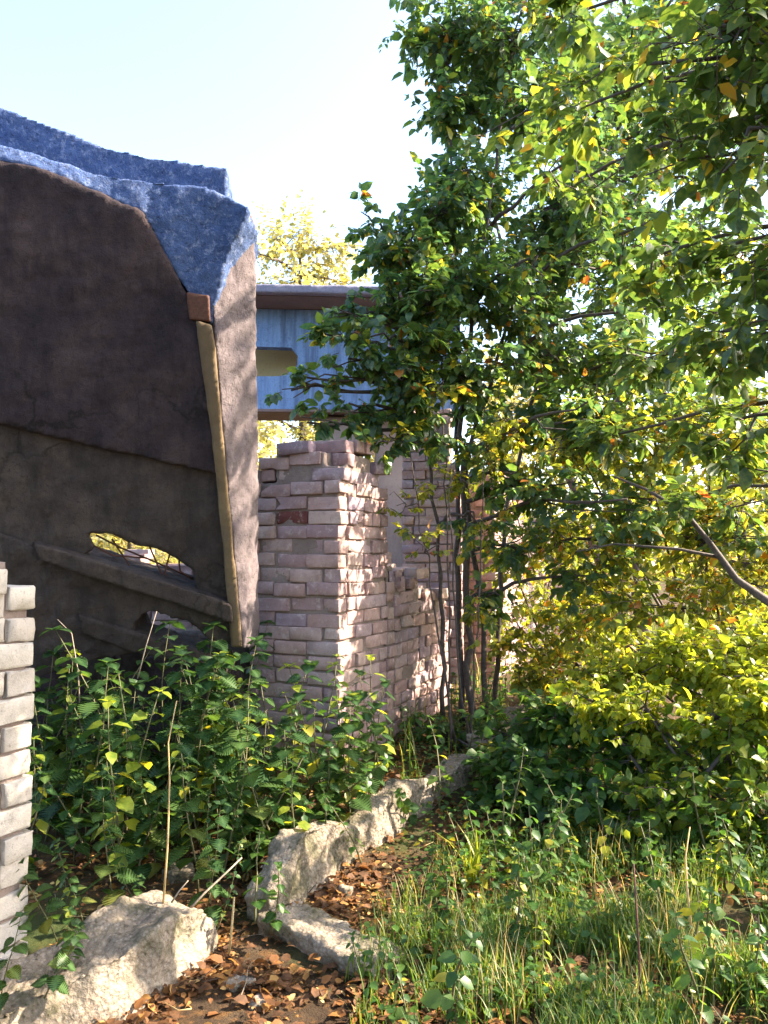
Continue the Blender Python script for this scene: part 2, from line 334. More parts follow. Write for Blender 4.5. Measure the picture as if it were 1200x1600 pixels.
    for i in range(16):
        px, py, Y = RNG.uniform(-200, 370), RNG.uniform(1030, 1160), RNG.uniform(5.05, 5.7)
        c = P(px, py, Y); r = RNG.uniform(.12, .3)
        ang = np.sort(RNG.uniform(0, 2*math.pi, 6)); T = nz(RNG.normal(0, 1, 3)); A_ = nz(np.cross(T, [0, 0, 1.])); B_ = np.cross(T, A_)
        ang = np.arange(6)*math.pi/3+RNG.uniform(-.3, .3, 6)
        f = [c+r*RNG.uniform(.8, 1.2)*(math.cos(a)*A_+math.sin(a)*B_) for a in ang]
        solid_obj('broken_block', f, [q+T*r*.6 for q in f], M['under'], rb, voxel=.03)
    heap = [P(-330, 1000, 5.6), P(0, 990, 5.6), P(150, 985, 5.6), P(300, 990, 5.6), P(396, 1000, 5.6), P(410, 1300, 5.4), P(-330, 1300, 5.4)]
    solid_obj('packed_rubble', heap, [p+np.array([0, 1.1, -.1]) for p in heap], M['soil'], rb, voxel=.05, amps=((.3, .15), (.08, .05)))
collapsed_slab()

# ------------------------------------------------------------------ brickwork
def brick_template(L=.25, Wd=.12, H=.088, r=.006):
    def axis(h): return [-h, -(h-r), -h*.3, h*.3, h-r, h]
    X, Yv, Z = axis(L/2), [-Wd/2, -(Wd/2-r), 0, Wd/2-r, Wd/2], [-H/2, -(H/2-r), 0, H/2-r, H/2]
    vs = []; ix = {}; q = []
    def gid(i, j, k):
        if (i, j, k) not in ix:
            p = np.array([X[i], Yv[j], Z[k]]); c = np.clip(p, [-L/2+r, -Wd/2+r, -H/2+r], [L/2-r, Wd/2-r, H/2-r]); d = p-c; n = np.linalg.norm(d)
            if n > 0: p = c+d/n*r
            ix[(i, j, k)] = len(vs); vs.append(p)
        return ix[(i, j, k)]
    nx, ny, nz_ = 5, 4, 4
    for i in range(nx):
        for j in range(ny):
            q.append([gid(i, j, 0), gid(i, j+1, 0), gid(i+1, j+1, 0), gid(i+1, j, 0)]); q.append([gid(i, j, nz_), gid(i+1, j, nz_), gid(i+1, j+1, nz_), gid(i, j+1, nz_)])
    for i in range(nx):
        for k in range(nz_):
            q.append([gid(i, 0, k), gid(i+1, 0, k), gid(i+1, 0, k+1), gid(i, 0, k+1)]); q.append([gid(i, ny, k), gid(i, ny, k+1), gid(i+1, ny, k+1), gid(i+1, ny, k)])
    for j in range(ny):
        for k in range(nz_):
            q.append([gid(0, j, k), gid(0, j, k+1), gid(0, j+1, k+1), gid(0, j+1, k)]); q.append([gid(nx, j, k), gid(nx, j+1, k), gid(nx, j+1, k+1), gid(nx, j, k+1)])
    return np.array(vs), np.array(q)
BT, BQ = brick_template()

def brickwork(name, label, cat, org, ang, length, thick, top, base=0.0, mat='brick', rough=.003, red=(), group=None, missing=.01, shift=.006):
    """org: near right corner on the ground; runs along u (away), thickness goes to -n (left). top(s,w)->height"""
    u = np.array([math.sin(ang), math.cos(ang), 0]); n = np.array([math.cos(ang), -math.sin(ang), 0]); org = np.array([org[0], org[1], base]); up = np.array([0, 0, 1.])
    root = empty(name, tuple(org), label, cat, group)
    mb, mr, mm = MB(), MB(), MB(); c = 0; H = .1
    ncourse = 60
    for c in range(ncourse):
        z = H*c+H/2; cells = []
        if c % 5 != 3:    # stretchers run along u, quoins laid across the end, breaking joint course by course
            for s0 in ((.06, .19) if c % 2 == 0 else (.06,)):
                w0 = 0.; first = .12 if c % 2 == 0 else .25
                while w0 < thick-.03:
                    w1 = min(w0+first, thick); cells.append((s0, (w0+w1)/2, .12, w1-w0, 1)); w0 = w1+.01; first = .25
            s0 = .385 if c % 2 == 0 else .255
            while s0-.125 < length-.02:
                a, b_ = s0-.125, min(s0+.125, length)
                w_ = .06
                while w_+.05 < thick:
                    cells.append(((a+b_)/2, w_, b_-a, .12, 0)); w_ += .13
                s0 += .26
        else:             # headers: long side runs across
            s0 = .06
            while s0-.06 < length-.03:
                w0 = 0.
                while w0 < thick-.03:
                    w1 = min(w0+.25, thick); cells.append((s0, (w0+w1)/2, .12, w1-w0, 1)); w0 += .26
                s0 += .13
        for (s, w_, ls, lw, hd) in cells:
            if ls < .05 or lw < .05: continue
            h = top(s, w_)
            if z > h: continue
            inner = (s-ls/2 > .14 and s+ls/2 < length-.14 and w_-lw/2 > .14 and w_+lw/2 < thick-.14)
            if inner and z < h-.35: continue
            if RNG.random() < missing and c > 2: continue
            loose = z > h-.22
            ce = org+u*s-n*w_+up*z+RNG.normal(0, shift*(2.2 if loose else 1), 3)
            yaw = RNG.normal(0, .012*(5 if loose else 1)); tilt = RNG.normal(0, .008*(4 if loose else 1))
            A, B = (u, n) if not hd else (n, -u)
            la, lb = (ls, lw) if not hd else (lw, ls)
            A2 = A*math.cos(yaw)+B*math.sin(yaw)+up*tilt; B2 = np.cross(up, A2); Z2 = np.cross(A2, B2)
            sc1 = np.array([la/.25, lb/.12, RNG.uniform(.96, 1.03)])
            v = BT*sc1 + RNG.normal(0, rough*.6, BT.shape)
            if RNG.random() < .4:      # chipped corner
                k = BT[RNG.integers(len(BT))]*sc1; dd = np.linalg.norm(v-k, axis=1); f = np.clip(1-dd/.045, 0, 1)[:, None]; v = v*(1-f*.32)
            vv = ce+v[:, 0:1]*A2+v[:, 1:2]*B2+v[:, 2:3]*Z2
            tgt = mr if any(abs(s-rs) < .2 and abs(w_-rw) < .1 and abs(z-rz) < .051 for rs, rw, rz in red) else mb
            tgt.add(vv, None, BQ)
    build(mb, 'bricks', M[mat], root, False)
    if mr.n: build(mr, 'red_brick', M['brick_red'], root)
    # mortar core as stacked course slabs, set back from the brick faces
    st = .13; a = .018
    for c in range(ncourse):
        z0 = c*H; s = 0.
        while s < length:
            s1 = min(s+st, length); w_ = 0.
            while w_ < thick:
                w1 = min(w_+st, thick)
                if top((s+s1)/2, (w_+w1)/2) > z0+H*1.1:
                    x0 = max(s, a); x1 = min(s1, length-a); y0 = max(w_, a); y1 = min(w1, thick-a)
                    if (x0 < .15 or x1 > length-.15 or y0 < .15 or y1 > thick-.15 or top((s+s1)/2, (w_+w1)/2) < z0+.4):
                        mm.box(org+u*(x0+x1)/2-n*(y0+y1)/2+up*(z0+H/2), u*(x1-x0)/2*1.01, n*(y1-y0)/2*1.01, up*H/2*1.01)
                w_ = w1
            s = s1
    o = build(mm, 'mortar', M['mortar'], root)
    r = o.modifiers.new('r', 'REMESH'); r.mode = 'VOXEL'; r.voxel_size = .014; r.use_smooth_shade = True
    d = o.modifiers.new('d', 'DISPLACE'); d.texture = tex('mort', .03); d.strength = .010; d.texture_coords = 'LOCAL'
    return root

TH = math.radians(25); U = np.array([math.sin(TH), math.cos(TH), 0]); N_ = np.array([math.cos(TH), -math.sin(TH), 0])
pc = P(530, 865, 5.2)   # near right corner of the centre pier
def top_centre(s, w_):  # ruined stepped top, highest in the middle back
    h = 2.42
    if s < .12: h = 2.34-.1*(w_ < .13)
    if w_ > .42: h = min(h, 2.32)
    if w_ > .56: h = min(h, 2.22)
    if w_ < .12: h = min(h, 2.38)
    if s > .55: h = min(h, 2.28-.05*(w_ < .2))
    return h+.03*math.sin(s*31+w_*17)
brickwork('brick_pier', 'pale pink brick pier with a broken stepped top beside the leaning slab', 'brick pier', pc, TH, .78, .72, top_centre, 0, 'brick', .0032, red=((.06, .31, 1.85),), shift=.007)
oc = pc+U*.79
brickwork('low_brick_wall', 'low broken brick wall running back from the stepped brick pier', 'brick wall', oc, TH, 1.35, .38,
          lambda s, w_: 1.52-.10*int(s*3.1) + .05*math.sin(s*23), 0, 'brick', .004, shift=.008)
# left pier close to the camera; its far corner at px 60
lc = P(58, 865, 2.95); l0 = lc-U*.9
lo_ = brickwork('near_brick_pier', 'white brick pier with thick lumpy mortar at the left edge of the picture', 'brick pier', l0, TH, .90, .38,
          lambda s, w_: 1.52 if s < .78 else 1.42, .07, 'brick_white', .0038, missing=0, shift=.004)
bc = P(722, 865, 8.2)
brickwork('rear_brick_pier', 'tall shaded brick pier standing behind the thin tree stems', 'brick pier', bc, math.radians(8), .5, .64,
          lambda s, w_: 3.15-(.6 if w_ < .14 else 0)-.02*math.sin(w_*30), 0, 'brick', .004)
rc = pc+U*3.6
brickwork('sunlit_brick_wall', 'sunlit broken brick wall seen through the leaves beyond the rear pier', 'brick wall', rc, TH, 3.6, .38,
          lambda s, w_: 2.3-.5*(s > 1.5)+.25*math.sin(s*2.3)+(.25 if 2.4 < s < 3 else 0), 0, 'brick', .004)

wq = np.array([-1.55, 7.3, 0])  # unseen wall added to hide the bright background below the slab
brickwork('gap_backing_wall', 'brick wall added behind the leaning slab to keep the gap under it dark', 'brick wall', wq, math.radians(-82), 5.5, .38,
          lambda s, w_: 1.42+.12*math.sin(s*2.1)+.06*math.sin(s*9), 0, 'brick', .004)

# ------------------------------------------------------------------ far building: beam with octagonal opening, roof slab, plaster wall
def far_building():
    root = empty('roof_beam', tuple(P(520, 700, 9.2)), 'skylight-blue tinted concrete beam with a hexagonal opening under a flat roof slab', 'concrete beam')
    Y0 = 9.0
    def Q(px, py, dy=0): 
        p = P(px, py, Y0); return np.array([p[0], Y0+dy+.05*(p[0]), p[2]])
    outer = [(330, 486), (720, 488), (720, 640), (330, 646)]
    oct_ = [(390, 544), (456, 545), (466, 557), (465, 572), (448, 588), (430, 590), (390, 590), (372, 568)]
    # panel with hole: bridge polygon ring into quads
    bm = bmesh.new(); vo = []; vi = []
    ring = [(330, 486), (456, 486), (720, 488), (720, 572), (720, 640), (430, 644), (330, 646), (330, 568)]
    inn = [(390, 544), (456, 545), (466, 557), (465, 572), (448, 588), (430, 590), (390, 590), (372, 568)]
    org = Vector(P(520, 700, 9.2))
    L = []
    for dy in (0, .14):
        L.append(([bm.verts.new(Vector(Q(x, y, dy))-org) for x, y in ring], [bm.verts.new(Vector(Q(x, y, dy))-org) for x, y in inn]))
    for k in range(8):
        j = (k+1) % 8
        (o0, i0), (o1, i1) = L
        bm.faces.new((o0[k], o0[j], i0[j], i0[k])); bm.faces.new((o1[k], i1[k], i1[j], o1[j]))
        bm.faces.new((o0[k], o1[k], o1[j], o0[j])); bm.faces.new((i0[k], i0[j], i1[j], i1[k]))
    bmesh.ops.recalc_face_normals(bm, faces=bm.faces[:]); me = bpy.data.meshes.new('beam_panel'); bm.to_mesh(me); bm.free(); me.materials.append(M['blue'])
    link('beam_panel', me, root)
    def boxp(name, a, b, mat, rough=True, voxel=.04, amps=((.3, .03), (.05, .01)), par=root):
        (x0, y0), (x1, y1), d0, d1 = a[0], a[1], b[0], b[1]
        f = [Q(x0, y0, d0), Q(x1, y0, d0), Q(x1, y1, d0), Q(x0, y1, d0)]
        bk = [p+np.array([0, d1-d0, 0]) for p in f]
        return solid_obj(name, f, bk, M[mat], par, rough=rough, voxel=voxel, amps=amps)
    boxp('back_panel', ((330, 500), (720, 600)), (.55, .7), 'ochre', False)
    boxp('beam_soffit', ((335, 600), (716, 643)), (.15, .7), 'soffit', False)
    boxp('roof_slab', ((300, 473), (700, 485)), (-.44, 1.6), 'soffit', False)
    boxp('roof_edge', ((300, 471), (704, 484)), (-.54, -.43), 'fascia', voxel=.02, amps=((.3, .02), (.05, .008)))
    boxp('bottom_lip', ((330, 641), (720, 645)), (-.02, .1), 'soffit', False)
    r2 = empty('plaster_column', tuple(P(600, 1000, 9.6)), 'pale plastered wall stub under the concrete beam', 'wall')
    boxp('column_shaft', ((500, 646), (560, 1100)), (.2, .6), 'plaster', par=r2)
    boxp('column_shaft', ((585, 646), (645, 1100)), (.3, .9), 'plaster', par=r2)
far_building()

# ------------------------------------------------------------------ foundations and concrete lumps on the ground
def strip(name, label, line, wid, h, zb, mat='foot', cat='foundation', voxel=.012, amps=((.35, .05), (.2, -.05), (.07, -.02), (.05, .016), (.018, .010))):
    """line: ground points (x,y) of the right/front face; extends wid to the left; h list of heights"""
    line = [np.array([*p, 0.]) for p in line]; n = len(line); f = []; 
    top_f = [p+np.array([0, 0, zb+h[i]]) for i, p in enumerate(line)]; bot_f = [p+np.array([0.02, -.02, zb-.15]) for p in line]
    front = top_f+bot_f[::-1]
    d = nz(line[-1]-line[0]); left = np.array([-d[1], d[0], 0])
    back = [p+left*wid+np.array([0, 0, -.02]) for p in front]
    o = solid_obj(name, front, back, M[mat], None, line[0], voxel=voxel, amps=amps)
    return tag(o, label, cat)
g = lambda px, py, z=0: tuple(PG(px, py, z)[:2])
strip('concrete_foundation', 'rough sunlit concrete foundation block below the white brick pier', [g(-160, 1760), g(40, 1640), g(190, 1590), g(265, 1545), g(322, 1500), g(335, 1478)], .30, [.12, .15, .21, .26, .20, .10], 0)
strip('foundation_wall', 'crumbling concrete foundation wall running back between the weeds', [g(420, 1446), g(450, 1420), g(475, 1402), g(520, 1370), g(560, 1340), g(600, 1318), g(640, 1290), g(690, 1262), g(735, 1238), g(775, 1212)], .15, [.10, .20, .30, .27, .15, .22, .28, .16, .24, .14], 0)
strip('broken_foundation', 'short pale foundation stub beyond the thin tree stems', [g(775, 1215), g(815, 1190), g(856, 1168)], .22, [.24, .30, .32], .05)
strip('fallen_concrete', 'low grey slab fragment lying across the dirt in front of the foundation wall', [g(600, 1560), g(560, 1532), g(480, 1490), g(400, 1456)], -.22, [.02, .06, .07, .08], 0, 'foot', 'concrete fragment')
# floor step behind
def lump(name, label, px, py, r, flat=.6, mat='foot', cat='stone', z=0):
    c = PG(px, py, z); n = 7; f = []
    for k in range(n):
        a = k*2*math.pi/n; rr = r*RNG.uniform(.75, 1.15); f.append(c+np.array([math.cos(a)*rr, math.sin(a)*rr, r*flat*RNG.uniform(.8, 1)]))
    b = [c+(p-c)*np.array([1.15, 1.15, 0])+np.array([0, 0, -.04]) for p in f]
    return tag(solid_obj(name, f, b, M[mat], None, c, voxel=max(.008, r*.12), amps=((r*1.2, r*.5), (.04, .012))), label, cat)
lump('stone', 'small concrete stone at the broken end of the sunlit foundation block', 375, 1540, .06, .5)
lump('stone', 'flat mossy stone lying on the orange fallen leaves', 405, 1572, .05, .5)
lump('stone', 'brick sized rubble piece lying on the dirt by the white brick pier', 232, 1450, .07, .5, 'mortar')
lump('stone', 'grey stone half hidden in the dark below the nettles', 280, 1372, .08, .7)
for k_, (x, y, r) in enumerate(((460, 1418, .04), (300, 1330, .05), (540, 1392, .035))):
    lump('pebble', ['small pale stone on the yellow leaves right of the foundation', 'small stone on the litter under the nettles', 'little stone on the lit patch of leaves'][k_], x, y, r, .7)

# ------------------------------------------------------------------ leaves
LT_v = np.array([[0, 0, 0], [.35, 0, .0], [.7, 0, -.03], [1, 0, -.14], [.28, .5, .07], [.68, .40, .03], [.28, -.5, .07], [.68, -.40, .03]], float)
LT_t = [[0, 6, 1], [0, 1, 4], [2, 7, 3], [2, 3, 5]]; LT_q = [[1, 6, 7, 2], [1, 2, 5, 4]]
def serrate(n=9, w=.56):
    mid = [[i/n, 0, -.16*(i/n)**2] for i in range(n+1)]; v = list(mid); t = []; q = []
    for sgn in (1, -1):
        prev = None
        for i in range(n):
            x0 = i/n; x1 = (i+.75)/n
            prof = lambda x: w*math.sin(math.pi*min(1, (x+.06)**.62))*1.0
            a = len(v); v.append([x0+.02, sgn*prof(x0)*.91, .05-.16*x0**2]); v.append([x1, sgn*prof(x0+.5/n), .07-.16*x1**2])
            t.append([i, a, a+1] if sgn < 0 else [i, a+1, a]); t.append([i, a+1, i+1] if sgn < 0 else [i, i+1, a+1])
            if prev is not None: t.append([i, prev, a] if sgn > 0 else [i, a, prev])
            prev = a+1
    return np.array(v, float), t
SV, ST = serrate()
def put_leaves(mb, pos, d, up, L, wr=.55, serr=False):
    d = nz(d); side = nz(np.cross(d, up)); nn = np.cross(side, d); L = np.asarray(L)[:, None]
    if serr: mb.inst(SV, ST, [], pos, d*L, side*L*wr*2*.9, nn*L)
    else: mb.inst(LT_v, LT_t, LT_q, pos, d*L, side*L*wr, nn*L)

def twig_leaves(mbL, mbT, start, dirv, length, nl, L, droop=.25, serr=False, wr=.55, tw=.004, rng=RNG):
    d = nz(dirv); n = 5; pts = [np.array(start)]; cur = d.copy()
    for i in range(n-1):
        cur = nz(cur+rng.normal(0, .16, 3)+np.array([0, 0, -.05])); pts.append(pts[-1]+cur*length/(n-1))
    pts = np.array(pts); mbT.tube(pts, np.linspace(tw, tw*.35, n), 3)
    t = np.linspace(.12, 1, nl)+rng.normal(0, .02, nl); t = np.clip(t, 0, 1)*(n-1); i = np.minimum(t.astype(int), n-2); f = (t-i)[:, None]
    pos = pts[i]*(1-f)+pts[i+1]*f; T = nz(pts[i+1]-pts[i]); S = nz(np.cross(T, [0, 0, 1.])+1e-4); sg = np.where(np.arange(nl) % 2 == 0, 1, -1)[:, None]
    ld = T*rng.uniform(.2, .8, (nl, 1))+S*sg*rng.uniform(.5, 1.1, (nl, 1))+rng.normal(0, .3, (nl, 3))+np.array([0, 0, -droop])
    ld[-1] = T[-1]
    upv = np.array([0, 0, 1.])+rng.normal(0, .45, (nl, 3))
    put_leaves(mbL, pos+nz(ld)*.008, ld, upv, L*rng.uniform(.45, 1.35, nl)*rng.uniform(.75, 1.2), wr, serr)

def tree(name, label, cat, stems, blobs, leaf, mat, group=None, seed=1, bark='bark', trunk_name='trunk', tl=.42, nl=11, wr=.55, limb_r=.02, serr=False, dens=1.0):
    """stems: list of (points, r0, r1); blobs: (centre, (rx,ry,rz), twigs)"""
    blobs = [(c_, R_, int(n_*dens)) for c_, R_, n_ in blobs]
    rng = np.random.default_rng(seed); base = np.array(stems[0][0][0]); root = empty(name, tuple(base), label, cat, group)
    allp = []
    for pts, r0, r1 in stems:
        pts = np.array(pts, float); m = MB()
        P_ = [pts[0]]
        for a, b_ in zip(pts[:-1], pts[1:]):
            k = max(2, int(np.linalg.norm(b_-a)/.18))
            for j in range(1, k+1): P_.append(a+(b_-a)*j/k+rng.normal(0, .010, 3)*(j < k))
        P_ = np.array(P_); m.tube(P_, np.linspace(r0, r1, len(P_))*(1+rng.normal(0, .05, len(P_))), 8); build(m, trunk_name, M[bark], root); allp.append(P_)
    allp = np.vstack(allp); mt, ml, mbr = MB(), MB(), MB()
    for c, R, nt_ in blobs:
        c = np.array(c, float); R = np.array(R, float)
        dd = np.linalg.norm(allp-c, axis=1)+np.maximum(0, allp[:, 2]-c[2])*1.5; s = allp[int(np.argmin(dd))]
        n = 7; tt = np.linspace(0, 1, n)[:, None]; ctrl = (s+c)/2+np.array([0, 0, .12*np.linalg.norm(c-s)])
        lp = (1-tt)**2*s+2*tt*(1-tt)*ctrl+tt**2*c; lp[1:-1] += rng.normal(0, .015, (n-2, 3)); mbr.tube(lp, np.linspace(limb_r, limb_r*.4, n), 6)
        nb = max(2, nt_//9); subs = []
        for b_ in range(nb):
            q = nz(rng.normal(0, 1, 3))*R*rng.uniform(.45, .95); e = c+q; st = lp[rng.integers(n//2, n)]
            m_ = (st+e)/2+rng.normal(0, .04, 3); mbr.tube([st, (st+m_)/2, m_, (m_+e)/2, e], np.linspace(limb_r*.4, .004, 5), 4); subs.append((st, m_, e))
        for k in range(nt_):
            st, m_, e = subs[k % nb]; a = rng.random(); p = (st+(m_-st)*2*a) if a < .5 else (m_+(e-m_)*(2*a-1))
            p = p+rng.normal(0, .05, 3)
            dv = nz((p-c)/R)*.6+rng.normal(0, .6, 3)+np.array([0, 0, .05])
            twig_leaves(ml, mt, p, dv, tl*rng.uniform(.6, 1.2)*min(1, R.min()*2.2), nl, leaf, .5, serr, wr, .0035, rng)
    if mbr.n: build(mbr, 'branches', M[bark], root)
    build(mt, 'twigs', M['twig'], root); build(ml, 'crown', M[mat], root)
    return root

def B(px, py, Y, rx, rz, n, ry=None): return (P(px, py, Y), (rx, ry or rx, rz), n)
main_stems = [
    ([P(735, 1145, 6.3), P(728, 900, 6.3), P(722, 640, 6.3), P(752, 400, 6.25), P(800, 80, 6.2)], .032, .009),
    ([P(692, 1120, 6.2), P(689, 900, 6.2), P(668, 700, 6.15), P(655, 560, 6.1), P(640, 380, 6.0)], .020, .006),
    ([P(722, 1135, 6.35), P(716, 900, 6.35), P(714, 650, 6.35), P(712, 450, 6.3), P(700, 100, 6.3)], .026, .008),
    ([P(757, 1130, 6.4), P(756, 980, 6.4), P(738, 860, 6.4), P(728, 720, 6.4), P(800, 480, 6.5), P(920, 200, 6.6)], .026, .008),
    ([P(770, 1140, 6.6), P(778, 1000, 6.7), P(790, 800, 6.9), P(850, 550, 7.1), P(1000, 100, 7.3)], .024, .010)]
main_blobs = [B(705, 30, 6.2, .40, .35, 75), B(800, 60, 6.2, .5, .5, 80), B(715, 150, 6.3, .32, .3, 55), B(860, 170, 6.2, .5, .45, 70), B(735, 265, 6.2, .35, .3, 50),
    B(690, 330, 6.1, .35, .28, 60), B(625, 400, 6.0, .36, .26, 62), B(720, 420, 6.1, .45, .35, 75), B(620, 478, 5.9, .30, .2, 36), B(840, 320, 6.3, .5, .4, 60), B(960, 260, 6.5, .55, .5, 60),
    B(800, 480, 6.2, .45, .35, 60), B(930, 420, 6.5, .55, .4, 60), B(610, 585, 5.8, .30, .2, 42), B(690, 560, 6.0, .35, .28, 50), B(770, 600, 6.2, .4, .3, 50), B(870, 560, 6.4, .45, .35, 50),
    B(990, 60, 6.7, .6, .6, 60), B(1110, 180, 6.9, .6, .6, 60), B(1080, 380, 6.8, .6, .5, 55), B(1000, 560, 6.7, .5, .4, 45), B(545, 560, 5.7, .22, .16, 14), B(480, 590, 5.6, .16, .10, 5), B(580, 345, 5.9, .14, .12, 7),
    B(700, -200, 6.3, .6, .6, 60), B(900, -220, 6.5, .9, .7, 70), B(1100, -150, 6.8, .8, .7, 60), B(840, 660, 6.4, .4, .25, 35), B(650, 640, 5.9, .25, .15, 18),
    B(780, 150, 6.9, .5, .5, 60), B(900, 80, 7.3, .6, .6, 70), B(1010, 180, 7.4, .6, .6, 70), B(1130, 60, 7.6, .7, .7, 80), B(1180, 300, 7.4, .6, .6, 70), B(900, 330, 7.2, .6, .5, 70), B(1030, 430, 7.4, .6, .5, 70), B(1160, 500, 7.2, .6, .5, 60), B(840, 430, 7.0, .5, .4, 50), B(760, 350, 6.8, .4, .4, 45), B(930, 560, 7.2, .5, .4, 45), B(1080, 620, 7.2, .6, .35, 45), B(640, 520, 6.2, .28, .2, 26),
    B(640, 640, 5.8, .28, .2, 14), B(720, 690, 5.9, .3, .2, 16), B(800, 740, 6.0, .32, .25, 24), B(830, 860, 6.2, .3, .25, 20), B(600, 520, 5.7, .3, .2, 26), B(740, 800, 5.9, .25, .2, 7), B(690, 470, 5.8, .35, .2, 30), B(560, 480, 5.8, .2, .15, 10), B(510, 530, 5.7, .12, .09, 7), B(455, 610, 5.6, .1, .09, 6), B(545, 630, 5.7, .18, .1, 13), B(480, 660, 5.6, .1, .06, 4), B(600, 690, 5.6, .15, .1, 8), B(520, 490, 5.7, .12, .08, 6), B(780, 930, 6.1, .22, .2, 9),
    B(860, 760, 6.0, .35, .25, 24), B(940, 660, 6.0, .4, .25, 34), B(1060, 560, 6.2, .5, .3, 44), B(1150, 650, 6.0, .45, .3, 40), B(1020, 780, 5.8, .4, .25, 26), B(1170, 860, 5.6, .4, .25, 24), B(920, 900, 6.0, .35, .22, 22),
    B(900, 250, 5.35, .4, .4, 16), B(1000, 90, 5.3, .45, .4, 16), B(1010, 350, 5.3, .4, .35, 14), B(1130, 200, 5.3, .45, .4, 16), B(930, -90, 5.3, .45, .4, 16), B(840, 400, 5.4, .3, .25, 9), B(900, 640, 5.5, .35, .25, 7), B(1060, 480, 5.4, .4, .3, 9), B(980, 780, 5.4, .3, .2, 9), B(1150, -120, 5.3, .5, .4, 14)]
tree('multi_stem_tree', 'slender dark multi stemmed tree growing beside the brick pier, crown against the sky', 'tree', main_stems, main_blobs, .088, 'leaf_tree', seed=3, trunk_name='stem', wr=.6, nl=13, dens=1.02)

near_stems = [([np.array([2.9, 3.4, 0]), np.array([2.75, 3.3, 1.6]), np.array([2.5, 3.2, 2.8]), np.array([2.3, 3.1, 4.2]), np.array([2.1, 3.2, 5.4])], .11, .03)]
near_blobs = [B(1120, 40, 3.0, .35, .35, 34), B(1010, 100, 3.2, .22, .2, 17), B(1170, 200, 2.9, .3, .3, 30), B(1060, 250, 3.3, .28, .24, 22), B(1150, 380, 3.1, .3, .25, 28), B(1180, 520, 3.2, .3, .25, 26),
              B(1020, 400, 3.6, .25, .2, 16), B(930, 160, 3.8, .28, .2, 16), B(1230, 120, 3, .4, .5, 30), B(1250, 400, 3.1, .4, .5, 26), B(1090, 560, 3.8, .3, .2, 16), B(900, 20, 3.9, .3, .2, 14), B(1210, -80, 3, .5, .3, 20), B(1010, 560, 4.4, .3, .2, 18), B(1130, 660, 4.0, .28, .2, 20), B(960, 680, 4.8, .3, .18, 16), B(1190, 760, 3.9, .25, .2, 18), B(1080, 780, 4.6, .3, .16, 14), B(880, 300, 4.4, .3, .25, 14), B(800, 200, 4.8, .28, .2, 12)]
tree('overhanging_tree', 'broad leaved tree reaching large leaves into the upper right corner', 'tree', near_stems, near_blobs, .088, 'leaf_near', seed=11, tl=.36, nl=9, wr=.56, limb_r=.018, dens=1.6)

b2 = np.array([3.4, 10.0, 0.]); b2[2] = ground_z(3.4, 10.0)-.05
tree('backing_tree', 'fine leaved blue green tree standing behind the multi stemmed tree', 'tree', [([b2, b2+np.array([-.3, 0, 3.]), b2+np.array([-.2, .1, 6.5])], .09, .03), ([b2+np.array([-.1, .05, 0]), b2+np.array([-1.2, 0, 3.2]), b2+np.array([-1.9, .1, 6.])], .07, .02)],
     [B(790, 60, 9.8, .5, .5, 60), B(880, 180, 9.8, .7, .6, 90), B(1000, 60, 10, .8, .7, 100), B(1130, 150, 10, .8, .7, 100), B(1000, 300, 10, .8, .6, 100), B(1140, 400, 10, .8, .6, 90), B(870, 400, 9.8, .6, .5, 70), B(980, 500, 10, .7, .5, 70), B(780, 300, 9.8, .45, .5, 50), B(1120, 580, 9.8, .7, .4, 60), B(860, 560, 9.6, .5, .35, 45)], .085, 'leaf_tree', seed=71, nl=12, wr=.6, limb_r=.03)
# mid shrubs filling the right side, sunlit yellow green
def shrub(name, label, cat, base, blobs, leaf, mat, seed, nst=4, group=None, r=.018, **kw):
    base = np.array([base[0], base[1], ground_z(base[0], base[1])-.03]); st = []
    rg = np.random.default_rng(seed); zt = max(b[0][2] for b in blobs)
    for k in range(nst):
        b_ = blobs[k % len(blobs)][0]; p0 = base+np.array([rg.normal(0, .08), rg.normal(0, .08), 0])
        st.append(([p0 if k else base, p0+(b_-p0)*np.array([.25, .25, .45])+rg.normal(0, .04, 3), b_], r, r*.35))
    return tree(name, label, cat, st, blobs, leaf, mat, group, seed, trunk_name='stem', limb_r=r*.7, **kw)
shrub('shrub', 'tall yellowing shrub with a dark bent branch, right of the thin tree stems', 'shrub', (2.6, 6.2),
      [B(900, 700, 6.3, .55, .35, 60), B(1000, 690, 6.0, .5, .35, 55), B(1110, 700, 5.8, .5, .4, 60), B(870, 830, 6.4, .4, .3, 38), B(980, 840, 6.2, .5, .35, 55), B(1100, 850, 5.8, .5, .35, 60), B(1200, 780, 5.6, .5, .45, 60), B(930, 950, 6.2, .45, .28, 50), B(1060, 950, 5.8, .5, .3, 55), B(1190, 920, 5.6, .45, .3, 50)], .075, 'leaf_bush', 21, 6, wr=.58)
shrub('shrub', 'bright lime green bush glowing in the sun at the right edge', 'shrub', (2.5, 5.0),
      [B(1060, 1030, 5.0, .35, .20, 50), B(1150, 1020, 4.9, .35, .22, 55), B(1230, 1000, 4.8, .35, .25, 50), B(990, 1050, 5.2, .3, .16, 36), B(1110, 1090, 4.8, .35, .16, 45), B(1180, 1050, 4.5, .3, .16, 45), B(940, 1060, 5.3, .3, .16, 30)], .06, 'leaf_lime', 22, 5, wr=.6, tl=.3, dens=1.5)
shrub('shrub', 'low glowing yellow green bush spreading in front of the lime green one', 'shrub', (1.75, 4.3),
      [B(1010, 1110, 4.5, .3, .13, 40), B(1120, 1120, 4.3, .3, .14, 44), B(1210, 1080, 4.2, .3, .16, 44), B(930, 1100, 4.7, .25, .12, 28)], .055, 'leaf_lime', 27, 5, wr=.6, tl=.26, dens=1.3)
